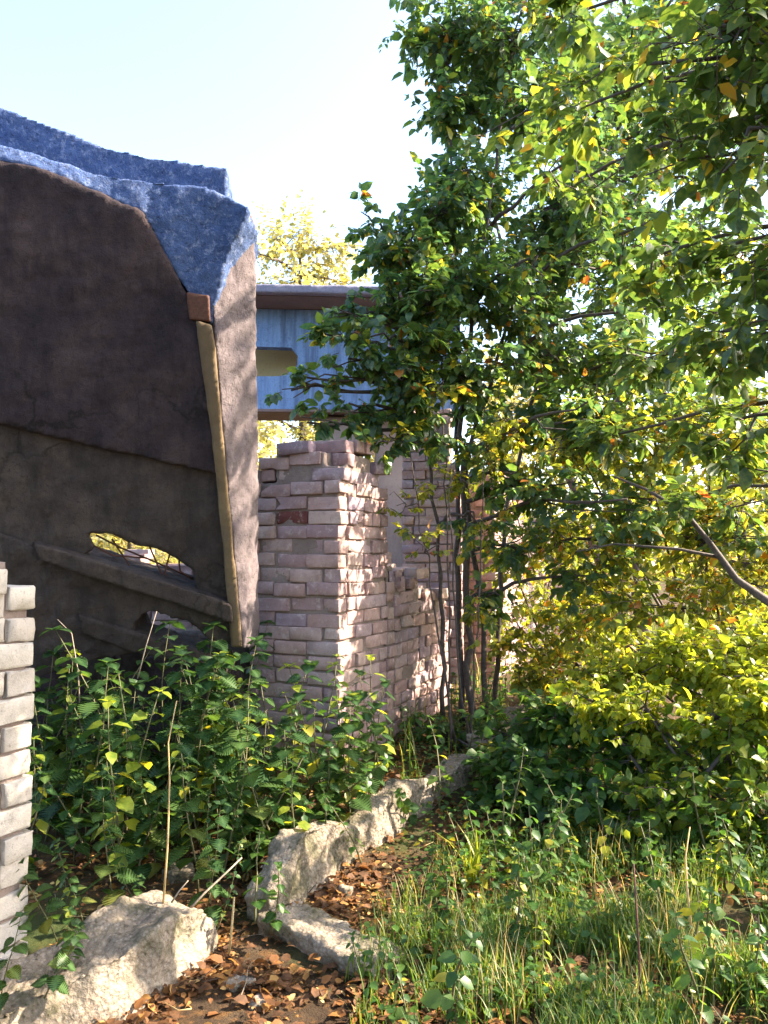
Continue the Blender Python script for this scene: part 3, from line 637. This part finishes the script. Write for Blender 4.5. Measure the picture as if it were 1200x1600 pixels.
shrub('sapling', 'thin sapling with yellowing leaves veiling the dark tree stems', 'sapling', (.55, 5.75),
      [B(640, 700, 5.75, .2, .2, 12), B(700, 760, 5.7, .22, .2, 13), B(760, 700, 5.8, .22, .2, 14), B(690, 600, 5.7, .22, .2, 14), B(660, 860, 5.7, .18, .18, 7), B(770, 830, 5.8, .2, .2, 14), B(740, 940, 5.8, .22, .15, 9), B(800, 640, 5.8, .25, .2, 16), B(620, 790, 5.7, .12, .15, 5)], .06, 'leaf_bush', 28, 4, r=.010, tl=.3, wr=.6)
shrub('shrub', 'yellow green bush filling the space between the tree stems and the sunlit brick wall', 'shrub', (1.6, 6.9),
      [B(800, 880, 6.9, .35, .3, 34), B(860, 960, 6.8, .35, .25, 40), B(800, 1010, 6.7, .3, .2, 34), B(900, 1040, 6.4, .35, .2, 44), B(840, 1070, 6.3, .3, .14, 34), B(900, 820, 6.8, .35, .3, 34), B(950, 950, 6.5, .35, .3, 40)], .065, 'leaf_bush', 29, 5, wr=.6)
shrub('shrub', 'thin leafy bush with yellow leaves before the sunlit brick wall', 'shrub', (1.7, 8.0),
      [B(800, 780, 7.8, .35, .35, 22), B(860, 900, 7.8, .45, .35, 36), B(800, 960, 7.6, .35, .25, 28), B(930, 1010, 7.2, .5, .25, 50), B(840, 1040, 7.2, .4, .2, 40)], .065, 'leaf_bush', 23, 4)
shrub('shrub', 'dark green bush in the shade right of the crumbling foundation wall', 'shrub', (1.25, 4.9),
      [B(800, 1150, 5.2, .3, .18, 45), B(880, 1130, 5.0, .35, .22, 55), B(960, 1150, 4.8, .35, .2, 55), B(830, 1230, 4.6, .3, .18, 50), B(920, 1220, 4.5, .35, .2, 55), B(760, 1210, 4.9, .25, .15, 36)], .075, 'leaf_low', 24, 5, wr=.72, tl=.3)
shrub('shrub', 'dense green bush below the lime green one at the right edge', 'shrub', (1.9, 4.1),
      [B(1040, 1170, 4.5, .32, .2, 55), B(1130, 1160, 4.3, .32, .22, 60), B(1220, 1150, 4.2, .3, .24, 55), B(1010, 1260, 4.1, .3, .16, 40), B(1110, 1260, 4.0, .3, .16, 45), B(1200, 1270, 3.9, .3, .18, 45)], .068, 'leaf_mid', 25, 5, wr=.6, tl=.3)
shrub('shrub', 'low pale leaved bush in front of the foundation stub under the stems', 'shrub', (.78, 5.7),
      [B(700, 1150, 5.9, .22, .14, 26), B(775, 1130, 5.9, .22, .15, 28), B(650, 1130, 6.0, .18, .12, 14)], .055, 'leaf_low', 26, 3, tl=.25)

# one visible bent branch
def branch_obj(name, label, pts, r0, r1, mat='bark', cat='branch'):
    m = MB(); pts = np.array(pts); m.tube(pts, np.linspace(r0, r1, len(pts)), 7); return tag(build_at(m, name, M[mat], tuple(pts[0])), label, cat)
branch_obj('bare_branch', 'dark bent bare branch crossing the yellow leaves at the right', [P(1290, 1000, 4.4), P(1200, 940, 4.5), P(1150, 905, 4.6), P(1110, 850, 4.6), P(1070, 800, 4.7), P(1010, 765, 4.8), P(960, 745, 4.9)], .03, .006)
branch_obj('thin_branch', 'thin level branch forking off the bent bare branch', [P(1130, 872, 4.6), P(1060, 858, 4.7), P(960, 850, 4.8), P(900, 862, 4.9)], .012, .004)

# unseen trees: right ones cast the dapples, those behind are added to block skylight
def grove(label, x, y, z0, z1, wide, n, seed):
    b0 = np.array([x, y, ground_z(x, y)-.05]); rg = np.random.default_rng(seed)
    st = [([b0, b0+np.array([.1, 0, z1*.4]), b0+np.array([0, .1, z1*.9])], .12, .03)]
    bl = [(b0+np.array([rg.uniform(-wide, wide), rg.uniform(-wide, wide), rg.uniform(z0, z1)]), (.7, .7, .5), 22) for _ in range(n)]
    tree('unseen_shade_tree', label, 'tree', st, bl, .13, 'leaf_near', 'unseen shade trees around the viewer', seed, tl=.7, nl=10, limb_r=.03)
grove('leafy tree right of the viewer shading the grass', 4.9, 2.0, 3.7, 6.6, 1.4, 9, 61)
grove('leafy tree further along on the right shading the weeds', 5.6, 5.2, 5.0, 8.0, 1.6, 3, 62)
grove('unseen tall tree added at the right behind the viewer to block skylight', 5.2, -1.2, 2.6, 7.0, 1.8, 22, 63)
grove('unseen tree added behind the viewer to block skylight', 0.8, -4.2, 1.2, 6.5, 2.2, 36, 64)
grove('unseen tree added behind and left of the viewer to block skylight', -3.8, -3.6, 1.0, 6.5, 2.2, 36, 65)
# trees further back
def back_tree(label, px, Y, ztop, zbot, wide, n, mat, leaf, seed, name='far_tree'):
    x = (px-600)/F*Y; b0 = np.array([x, Y, ground_z(x, Y)-.05]); rg = np.random.default_rng(seed)
    st = [([b0, b0+np.array([.1, 0, ztop*.5]), b0+np.array([0, .1, ztop*.92])], .03+ztop*.014, .03)]; bl = []
    for k in range(n):
        z = zbot+(ztop-zbot)*(k+.5)/n; wz = wide*math.sqrt(max(.1, 1-((z-(zbot+ztop)/2)/((ztop-zbot)/2))**2*.85))
        for j in range(3):
            bl.append((b0+np.array([rg.uniform(-wz, wz)*.7, rg.uniform(-wz, wz)*.6, z]), (wide*.45, wide*.45, (ztop-zbot)/n*.75), 44))
    tree(name, label, 'tree', st, bl, leaf, mat, 'trees beyond the ruin', seed, tl=.9, nl=12, limb_r=.04)
back_tree('pale sunlit tree rising over the flat roof slab', 465, 19, 9.8, 3.5, 2.9, 7, 'leaf_far', .13, 31)
back_tree('small pale tree seen under the beam between slab and stepped pier', 395, 14, 4.2, .6, 1.8, 4, 'leaf_far', .14, 32)
back_tree('yellow green tree standing far behind the sunlit brick wall', 800, 17, 5.5, .6, 2.3, 5, 'leaf_far', .14, 33)
back_tree('bright bushy tree behind the shrub with the bent branch', 960, 14, 4.4, .5, 2.2, 5, 'leaf_bush', .12, 34)
back_tree('bushy tree beyond the right edge thicket', 1150, 12, 3.9, .4, 2.2, 5, 'leaf_bush', .11, 35)
back_tree('far tree glimpsed through the gap in the leaning slab', 200, 16, 4.5, .6, 2.5, 4, 'leaf_far', .14, 36)
back_tree('far tree between the rear pier and the stepped brick pier', 620, 18, 4.6, .6, 2.2, 4, 'leaf_far', .14, 37)
# a far tree line on the horizon
def treeline():
    mb = MB(); rg = np.random.default_rng(5); N = 26000
    a = rg.uniform(-1.15, 1.15, N); r = rg.uniform(38, 60, N); h = 3.4+1.4*np.array([mn.noise(Vector((x*5, 0, 2))) for x in a])+rg.normal(0, .4, N); z = rg.uniform(-.5, 1, N)*h
    pos = np.stack([np.sin(a)*r, np.cos(a)*r, np.maximum(z, 0)], -1)
    put_leaves(mb, pos, rg.normal(0, 1, (N, 3)), np.array([0, 0, 1.])+rg.normal(0, .5, (N, 3)), rg.uniform(.4, .9, N), .7)
    tag(build(mb, 'distant_woods', M['leaf_far']), 'pale line of far woods beyond the ruin', 'woods', None, 'stuff')
treeline()

# ------------------------------------------------------------------ weeds
def nettle_mesh(seed, h, nleaf, leaf, mat, serr=True):
    rg = np.random.default_rng(seed); ms, ml = MB(), MB(); n = 7; pts = [np.zeros(3)]; d = nz(np.array([rg.normal(0, .12), rg.normal(0, .12), 1.]))
    for i in range(n-1): d = nz(d+rg.normal(0, .08, 3)); pts.append(pts[-1]+d*h/(n-1))
    pts = np.array(pts); ms.tube(pts, np.linspace(.006, .002, n), 5)
    for k in range(nleaf):
        t = (.22+.78*k/(nleaf-1)); i = min(int(t*(n-1)), n-2); f = t*(n-1)-i; p = pts[i]*(1-f)+pts[i+1]*f
        a0 = k*math.pi/2+rg.normal(0, .2); s = leaf*(1.05-.55*t)*rg.uniform(.85, 1.2)
        for sg in (0, math.pi):
            a = a0+sg+rg.normal(0, .2); od = np.array([math.cos(a), math.sin(a), rg.uniform(-.15, .45)]); q = p+od*s*.25
            ms.tube([p, q], .0015, 3)
            put_leaves(ml, q[None], (od+np.array([0, 0, -.55]))[None], np.array([[rg.normal(0, .2), rg.normal(0, .2), 1.]]), [s], .52 if serr else .7, serr)
    for k in range(3): # topmost little leaves
        a = k*2.1; put_leaves(ml, pts[-1:][0][None], np.array([[math.cos(a), math.sin(a), .5]]), np.array([[0, 0, 1.]]), [leaf*.4], .5 if serr else .65, serr)
    return ms.mesh('stem', M['stemgreen']), ml.mesh('leaves', M[mat])
def plant_from(meshes, name, loc, rz, s, label, cat, group=None, tilt=0):
    o = empty(name, loc, label, cat, group); o.rotation_euler = (random.gauss(0, tilt), random.gauss(0, tilt), rz); o.scale = (s, s, s)
    for m in meshes: link(m.name.split('.')[0], m, o)
    return o
NET = [nettle_mesh(100+i, [.95, .75, 1.05, .6, .85, .5][i], [11, 9, 12, 8, 10, 7][i], [.135, .15, .125, .14, .15, .12][i], 'leaf_nettle') for i in range(6)]
TALLW = [nettle_mesh(150+i, .8, [9, 12, 7][i], [.09, .07, .12][i], ['leaf_low', 'leaf_nettle', 'leaf_lime'][i], False) for i in range(3)]
def side_of_foundation(x, y): return (x+0.44)*0.88-(y-3.52)*0.48
cnt = 0; tries = 0
while cnt < 105 and tries < 4000:
    tries += 1; x = random.uniform(-2.5, .2); y = random.uniform(3.3, 5.1)
    px = 600+x/y*F
    if px < 40 or px > 600 or side_of_foundation(x, y) > -.12: continue
    if px > 560 and y < 4.3: continue
    c = ((x-pc[0])*U[0]+(y-pc[1])*U[1], -((x-pc[0])*N_[0]+(y-pc[1])*N_[1]))
    if -.08 < c[0] < .9 and -.05 < c[1] < .75: continue
    if y < 3.75 and random.random() < .75: continue
    hmax = .62 if y < 3.8 else 1.0
    if px > 400 and px < 520: hmax = min(hmax, .85)
    i = random.randrange(6); hh = [.95, .75, 1.05, .6, .85, .5][i]; s = hmax*random.uniform(.5, 1.12)/hh; s = min(s, 1.35)
    if random.random() < .28:
        tv = random.randrange(3)
        plant_from(TALLW[tv], 'weed', (x, y, ground_z(x, y)-.02), random.uniform(0, 6.3), s*hh/.8, ['dark smooth leaved weed', 'bushy weed with many small leaves', 'pale lime green weed with few leaves'][tv]+(' among the nettles by the white brick pier' if px < 200 else ' among the nettles below the leaning slab' if px < 400 else ' among the nettles before the stepped brick pier'), 'weed', 'smooth leaved weeds among the nettles', .1); cnt += 1; continue
    plant_from(NET[i], 'nettle', (x, y, ground_z(x, y)-.02), random.uniform(0, 6.3), s, 'green toothed nettle ' + ('close beside the white brick pier' if px < 170 else 'below the dark gap under the leaning slab' if px < 330 and y > 4.1 else 'around the tall straw stalk' if px < 330 else
               'under the lower corner of the leaning slab' if px < 420 else 'before the shaded face of the stepped brick pier' if px < 520 else 'at the near corner of the stepped brick pier'),
               'nettle', 'nettles between the brick piers', .08); cnt += 1
# named single weeds
for (px, py, s, i, lab) in ((205, 1330, 1.18, 2, 'tallest nettle with a pale top, standing before the dark gap under the slab'), (425, 1330, 1.05, 0, 'nettle against the lower left of the stepped brick pier'),
                            (310, 1400, .92, 4, 'nettle with large lit leaves behind the pale straw stalk'), (545, 1330, .9, 4, 'leafy nettle in front of the corner of the stepped brick pier'), (510, 1330, .75, 1, 'short nettle leaning over the lit foundation wall'),
                            (195, 1440, .35, 3, 'low bright green seedling behind the sunlit foundation block'), (30, 1530, .55, 3, 'dark nettle at the foot of the white brick pier')):
    p = PG(px, py); plant_from(NET[i], 'nettle', (p[0], p[1], ground_z(p[0], p[1])), random.uniform(0, 6), s, lab, 'nettle', None, .05)
for (px, py, s) in ((70, 1535, .5), (0, 1560, .5), (100, 1500, .42), (130, 1420, .4), (90, 1450, .5)):
    p = PG(px, py, .2); plant_from(NET[random.randrange(6)], 'nettle', (p[0], p[1], .15), random.uniform(0, 6), s, 'small nettle growing over the top of the sunlit foundation block', 'nettle', 'nettles on the foundation block', .25)
# weeds right side
LOW = [nettle_mesh(200+i, [.4, .3, .5][i], [7, 6, 8][i], [.075, .085, .07][i], 'leaf_low', i == 0) for i in range(3)]
LIME = [nettle_mesh(230+i, [.3, .25][i], 6, .07, 'leaf_lime', False) for i in range(2)]
cnt = 0; tries = 0
while cnt < 150 and tries < 5000:
    tries += 1; x = random.uniform(-.2, 2.9); y = random.uniform(2.5, 6.2); px = 600+x/y*F
    sf = side_of_foundation(x, y)
    if px > 1260 or sf < .55: continue
    if y < 3.7 and random.random() < .35: continue
    kind = LOW if random.random() < .8 else LIME
    plant_from(kind[random.randrange(len(kind))], 'weed', (x, y, ground_z(x, y)-.01), random.uniform(0, 6.3), random.uniform(.6, 1.25),
               ('lime green' if kind is LIME else 'dark green')+' leafy weed '+('in the grass close to the viewer' if y < 3.4 else 'beside the crumbling foundation wall' if sf < .95 else 'under the shrubs near the thin tree stems' if px < 900 else 'at the foot of the bushes by the right edge'), 'weed', 'weeds right of the foundation wall', .15); cnt += 1
for (px, py, s, k, lab) in ((790, 1330, 1.1, 2, 'clump of broad green leaves beside the bright grass tuft'), (1110, 1420, .8, 0, 'bright green upright weed near the pale dry stick at the right')):
    p = PG(px, py); plant_from(LIME[0] if k == 0 else LOW[2], 'weed', (p[0], p[1], ground_z(p[0], p[1])), 1, s, lab, 'weed')
# weeds in the dark between pier and foundation
for i in range(16):
    s_ = random.uniform(0, 2.6); wd = random.uniform(.12, .55); p = pc+U*s_+N_*wd
    plant_from(LOW[random.randrange(3)], 'weed', (p[0], p[1], ground_z(p[0], p[1])-.01), random.uniform(0, 6), random.uniform(.7, 1.2), 'small weed at the foot of the stepped brick pier and low brick wall', 'weed', 'weeds along the foot of the brick wall', .1)

for (px, py, s) in ((470, 1300, .8), (520, 1290, .7), (560, 1260, .9), (600, 1245, .8), (440, 1400, .6), (660, 1240, .7), (500, 1250, 1.0), (700, 1225, .9), (580, 1300, .6), (415, 1385, .7)):
    p = PG(px, py, .22); plant_from(LOW[random.randrange(3)], 'weed', (p[0]-.05, p[1]+.05, .05), random.uniform(0, 6), s*1.3, 'leafy weed hanging over the crumbling foundation wall', 'weed', 'weeds over the foundation wall', .3)
# ------------------------------------------------------------------ grass (blades), litter
def blades(name, label, pts, H, seed, mat='grass', wid=.0035, lean=.35, kind='stuff', cat='grass', base=None):
    rg = np.random.default_rng(seed); N = len(pts); mb = MB(); h = H*rg.uniform(.45, 1.15, N); a = rg.uniform(0, 2*math.pi, N); L = rg.uniform(.1, lean*2, N)
    d = np.stack([np.cos(a), np.sin(a), np.zeros(N)], -1); sd = np.stack([-np.sin(a), np.cos(a), np.zeros(N)], -1); V = []
    ks = [0, .35, .7, 1.]
    for t in ks:
        c = pts+d*(h*L*t**1.8)[:, None]+np.array([0, 0, 1.])*(h*(t-.35*L*t**2.2))[:, None]; ww = wid*(1-t**1.5)*rg.uniform(.7, 1.3, N)
        if t < 1: V += [c-sd*ww[:, None], c+sd*ww[:, None]]
        else: V += [c]
    V = np.stack(V, 1).reshape(-1, 3); o = (np.arange(N)*7)[:, None, None]
    mb.add(V, (np.array([[[4, 5, 6]]])+o).reshape(-1, 3), (np.array([[[0, 1, 3, 2], [2, 3, 5, 4]]])+o).reshape(-1, 4))
    ob = build(mb, name, M[mat]) if base is None else build_at(mb, name, M[mat], base)
    return tag(ob, label, cat, None, kind if kind else None)
def gpts(n, fn, seed, clump=.0):
    rg = np.random.default_rng(seed); out = []
    while len(out) < n:
        x, y = fn(rg)
        if x is None: continue
        if clump:
            for _ in range(int(rg.integers(4, 12))):
                a, b_ = x+rg.normal(0, clump), y+rg.normal(0, clump); out.append((a, b_, ground_z(a, b_)))
        else: out.append((x, y, ground_z(x, y)))
    return np.array(out[:n])
def area_grass(rg):
    x, y = rg.uniform(-.1, 2.6), rg.uniform(2.2, 4.2); px = 600+x/y*F
    if px < 560 or px > 1280 or side_of_foundation(x, y) < .35: return None, None
    if px < 720 and rg.random() < .65: return None, None
    py = 865+1.6*F/y
    if y > 3.4 and rg.random() < .6: return None, None
    if mn.noise(Vector((x*2.6, y*2.6, 8))) < rg.normal(-.12, .08): return None, None
    return x, y
blades('grass', 'green grass growing over the ground at lower right', gpts(8500, area_grass, 1, .03), .16, 1)
blades('dry_grass', 'pale dry grass mixed into the green grass at lower right', gpts(320, lambda rg: area_grass(rg), 2, .04), .30, 2, 'straw', .002, .3)
def wide_area(rg):
    x, y = rg.uniform(-6, 9), rg.uniform(5, 16); return x, y
blades('rough_grass', 'rough grass between the bushes behind the ruin', gpts(6000, wide_area, 3, .06), .4, 3, 'grass', .006)
tp = PG(742, 1385); rg_ = np.random.default_rng(9)
blades('grass_tuft', 'bright yellow green grass tuft at the end of the lit leaf patch', np.array([(tp[0]+rg_.normal(0, .02), tp[1]+rg_.normal(0, .02), .03) for _ in range(26)]), .26, 4, 'leaf_lime', .006, .35, None, 'grass tuft', tuple(tp))
tp = PG(830, 1400)
blades('grass_tuft', 'green grass tuft below the broad leaved weeds', np.array([(tp[0]+rg_.normal(0, .03), tp[1]+rg_.normal(0, .03), .03) for _ in range(26)]), .2, 14, 'grass', .005, .3, None, 'grass tuft', tuple(tp))

def litter(name, label, n, fn, seed, size=.045, mat='litter'):
    rg = np.random.default_rng(seed); p = gpts(n, fn, seed); p = p[[mn.noise(Vector((q[0]*3.1, q[1]*3.1, 5)))+rg.normal(0, .15) > -.12 for q in p]]; N = len(p); p[:, 2] += rg.uniform(.004, .03, N)
    a = rg.uniform(0, 6.3, N); d = np.stack([np.cos(a), np.sin(a), rg.normal(0, .3, N)], -1); mb = MB()
    put_leaves(mb, p, d, np.array([0, 0, 1.])+rg.normal(0, .4, (N, 3)), size*rg.uniform(.3, 1.45, N), .62)
    tag(build(mb, name, M[mat]), label, 'leaves', None, 'stuff')
litter('leaf_litter', 'orange and brown fallen leaves covering the soil', 15000, lambda rg: (rg.uniform(-2.6, 2.6), rg.uniform(2.2, 6.2)), 6)
litter('leaf_litter', 'denser fallen orange leaves on the open dirt by the foundation', 4500, lambda rg: (rg.uniform(-.95, .55), rg.uniform(2.35, 4.0)), 8, .038)
litter('ground_debris', 'small dark crumbs of rotted leaves on the soil', 12000, lambda rg: (rg.uniform(-1.6, 1.2), rg.uniform(2.3, 4.6)), 18, .016)
# ground cover of small leaves
mb = MB(); rg = np.random.default_rng(12); pp = gpts(9000, lambda r: area_grass(r) if r.random() < .6 else (r.uniform(.1, 3), r.uniform(3.6, 6.5)), 12); N = len(pp); pp[:, 2] += rg.uniform(.01, .12, N); a = rg.uniform(0, 6.3, N)
put_leaves(mb, pp, np.stack([np.cos(a), np.sin(a), rg.normal(0, .3, N)], -1), np.array([0, 0, 1.])+rg.normal(0, .3, (N, 3)), rg.uniform(.015, .045, N), .75)
tag(build(mb, 'ground_cover', M['leaf_low']), 'small green leaves creeping over the soil at right', 'ground cover', None, 'stuff')

# ------------------------------------------------------------------ sticks and stalks
def stalk(name, label, pts, r0, r1, mat='stick', cat='stalk', group=None):
    m = MB(); pts = np.array(pts); m.tube(pts, np.linspace(r0, r1, len(pts)), 6); o = build_at(m, name, M[mat], tuple(pts[0])); return tag(o, label, cat, group)
stalk('straw_stalk', 'tall pale straw stalk standing before the nettles above the foundation block', [P(255, 1415, 3.1), P(262, 1320, 3.12), P(265, 1220, 3.14), P(263, 1160, 3.15), P(276, 1095, 3.16)], .005, .002, 'straw')
stalk('bare_twig', 'forked grey twig leaning out of the dark hollow', [P(288, 1430, 3.1), P(320, 1395, 3.15), P(352, 1365, 3.2), P(378, 1340, 3.25)], .005, .003)
stalk('bare_twig', 'short twig standing beside the top of the foundation block', [P(268, 1410, 3.05), P(280, 1392, 3.05), P(294, 1376, 3.1)], .004, .002)
stalk('straw_stalk', 'short broken straw stalk at the end of the foundation wall', [P(358, 1490, 2.95), P(362, 1450, 2.95), P(366, 1402, 2.95)], .006, .004, 'straw')
stalk('straw_stalk', 'pale dry stick standing near the right edge above the grass', [P(1080, 1450, 2.9), P(1074, 1390, 2.95), P(1071, 1340, 2.98), P(1078, 1292, 3.0)], .005, .002, 'straw')
stalk('straw_stalk', 'reddish dry stalk rising from the grass in front of the pale stick', [P(1002, 1590, 2.6), P(998, 1480, 2.62), P(990, 1350, 2.65)], .005, .003, 'rust')
stalk('bare_twig', 'long thin twig arching in front of the dark rubble under the slab', [P(215, 1060, 4.4), P(228, 1010, 4.4), P(245, 955, 4.45)], .004, .002)
stalk('bare_twig', 'thin stem bowed over the rubble left of the arching twig', [P(125, 1110, 4.3), P(122, 1050, 4.3), P(112, 990, 4.3), P(90, 968, 4.3)], .004, .002)
for i in range(46):
    px, py = random.uniform(60, 1180), random.uniform(1330, 1600); p = PG(px, py, .03); a = random.uniform(0, 3.14); L = random.uniform(.06, .2)
    q = p+np.array([math.cos(a)*L, math.sin(a)*L, random.uniform(0, .03)])
    stalk('dry_stem', 'dry stem fragment lying among the fallen leaves and grass', [p, (p+q)/2+RNG.normal(0, .01, 3), q], random.uniform(.0015, .003), .001, random.choice(['straw', 'stick', 'twig']), 'dry stem', 'dry stems lying on the ground')
print('objects', len(bpy.data.objects))
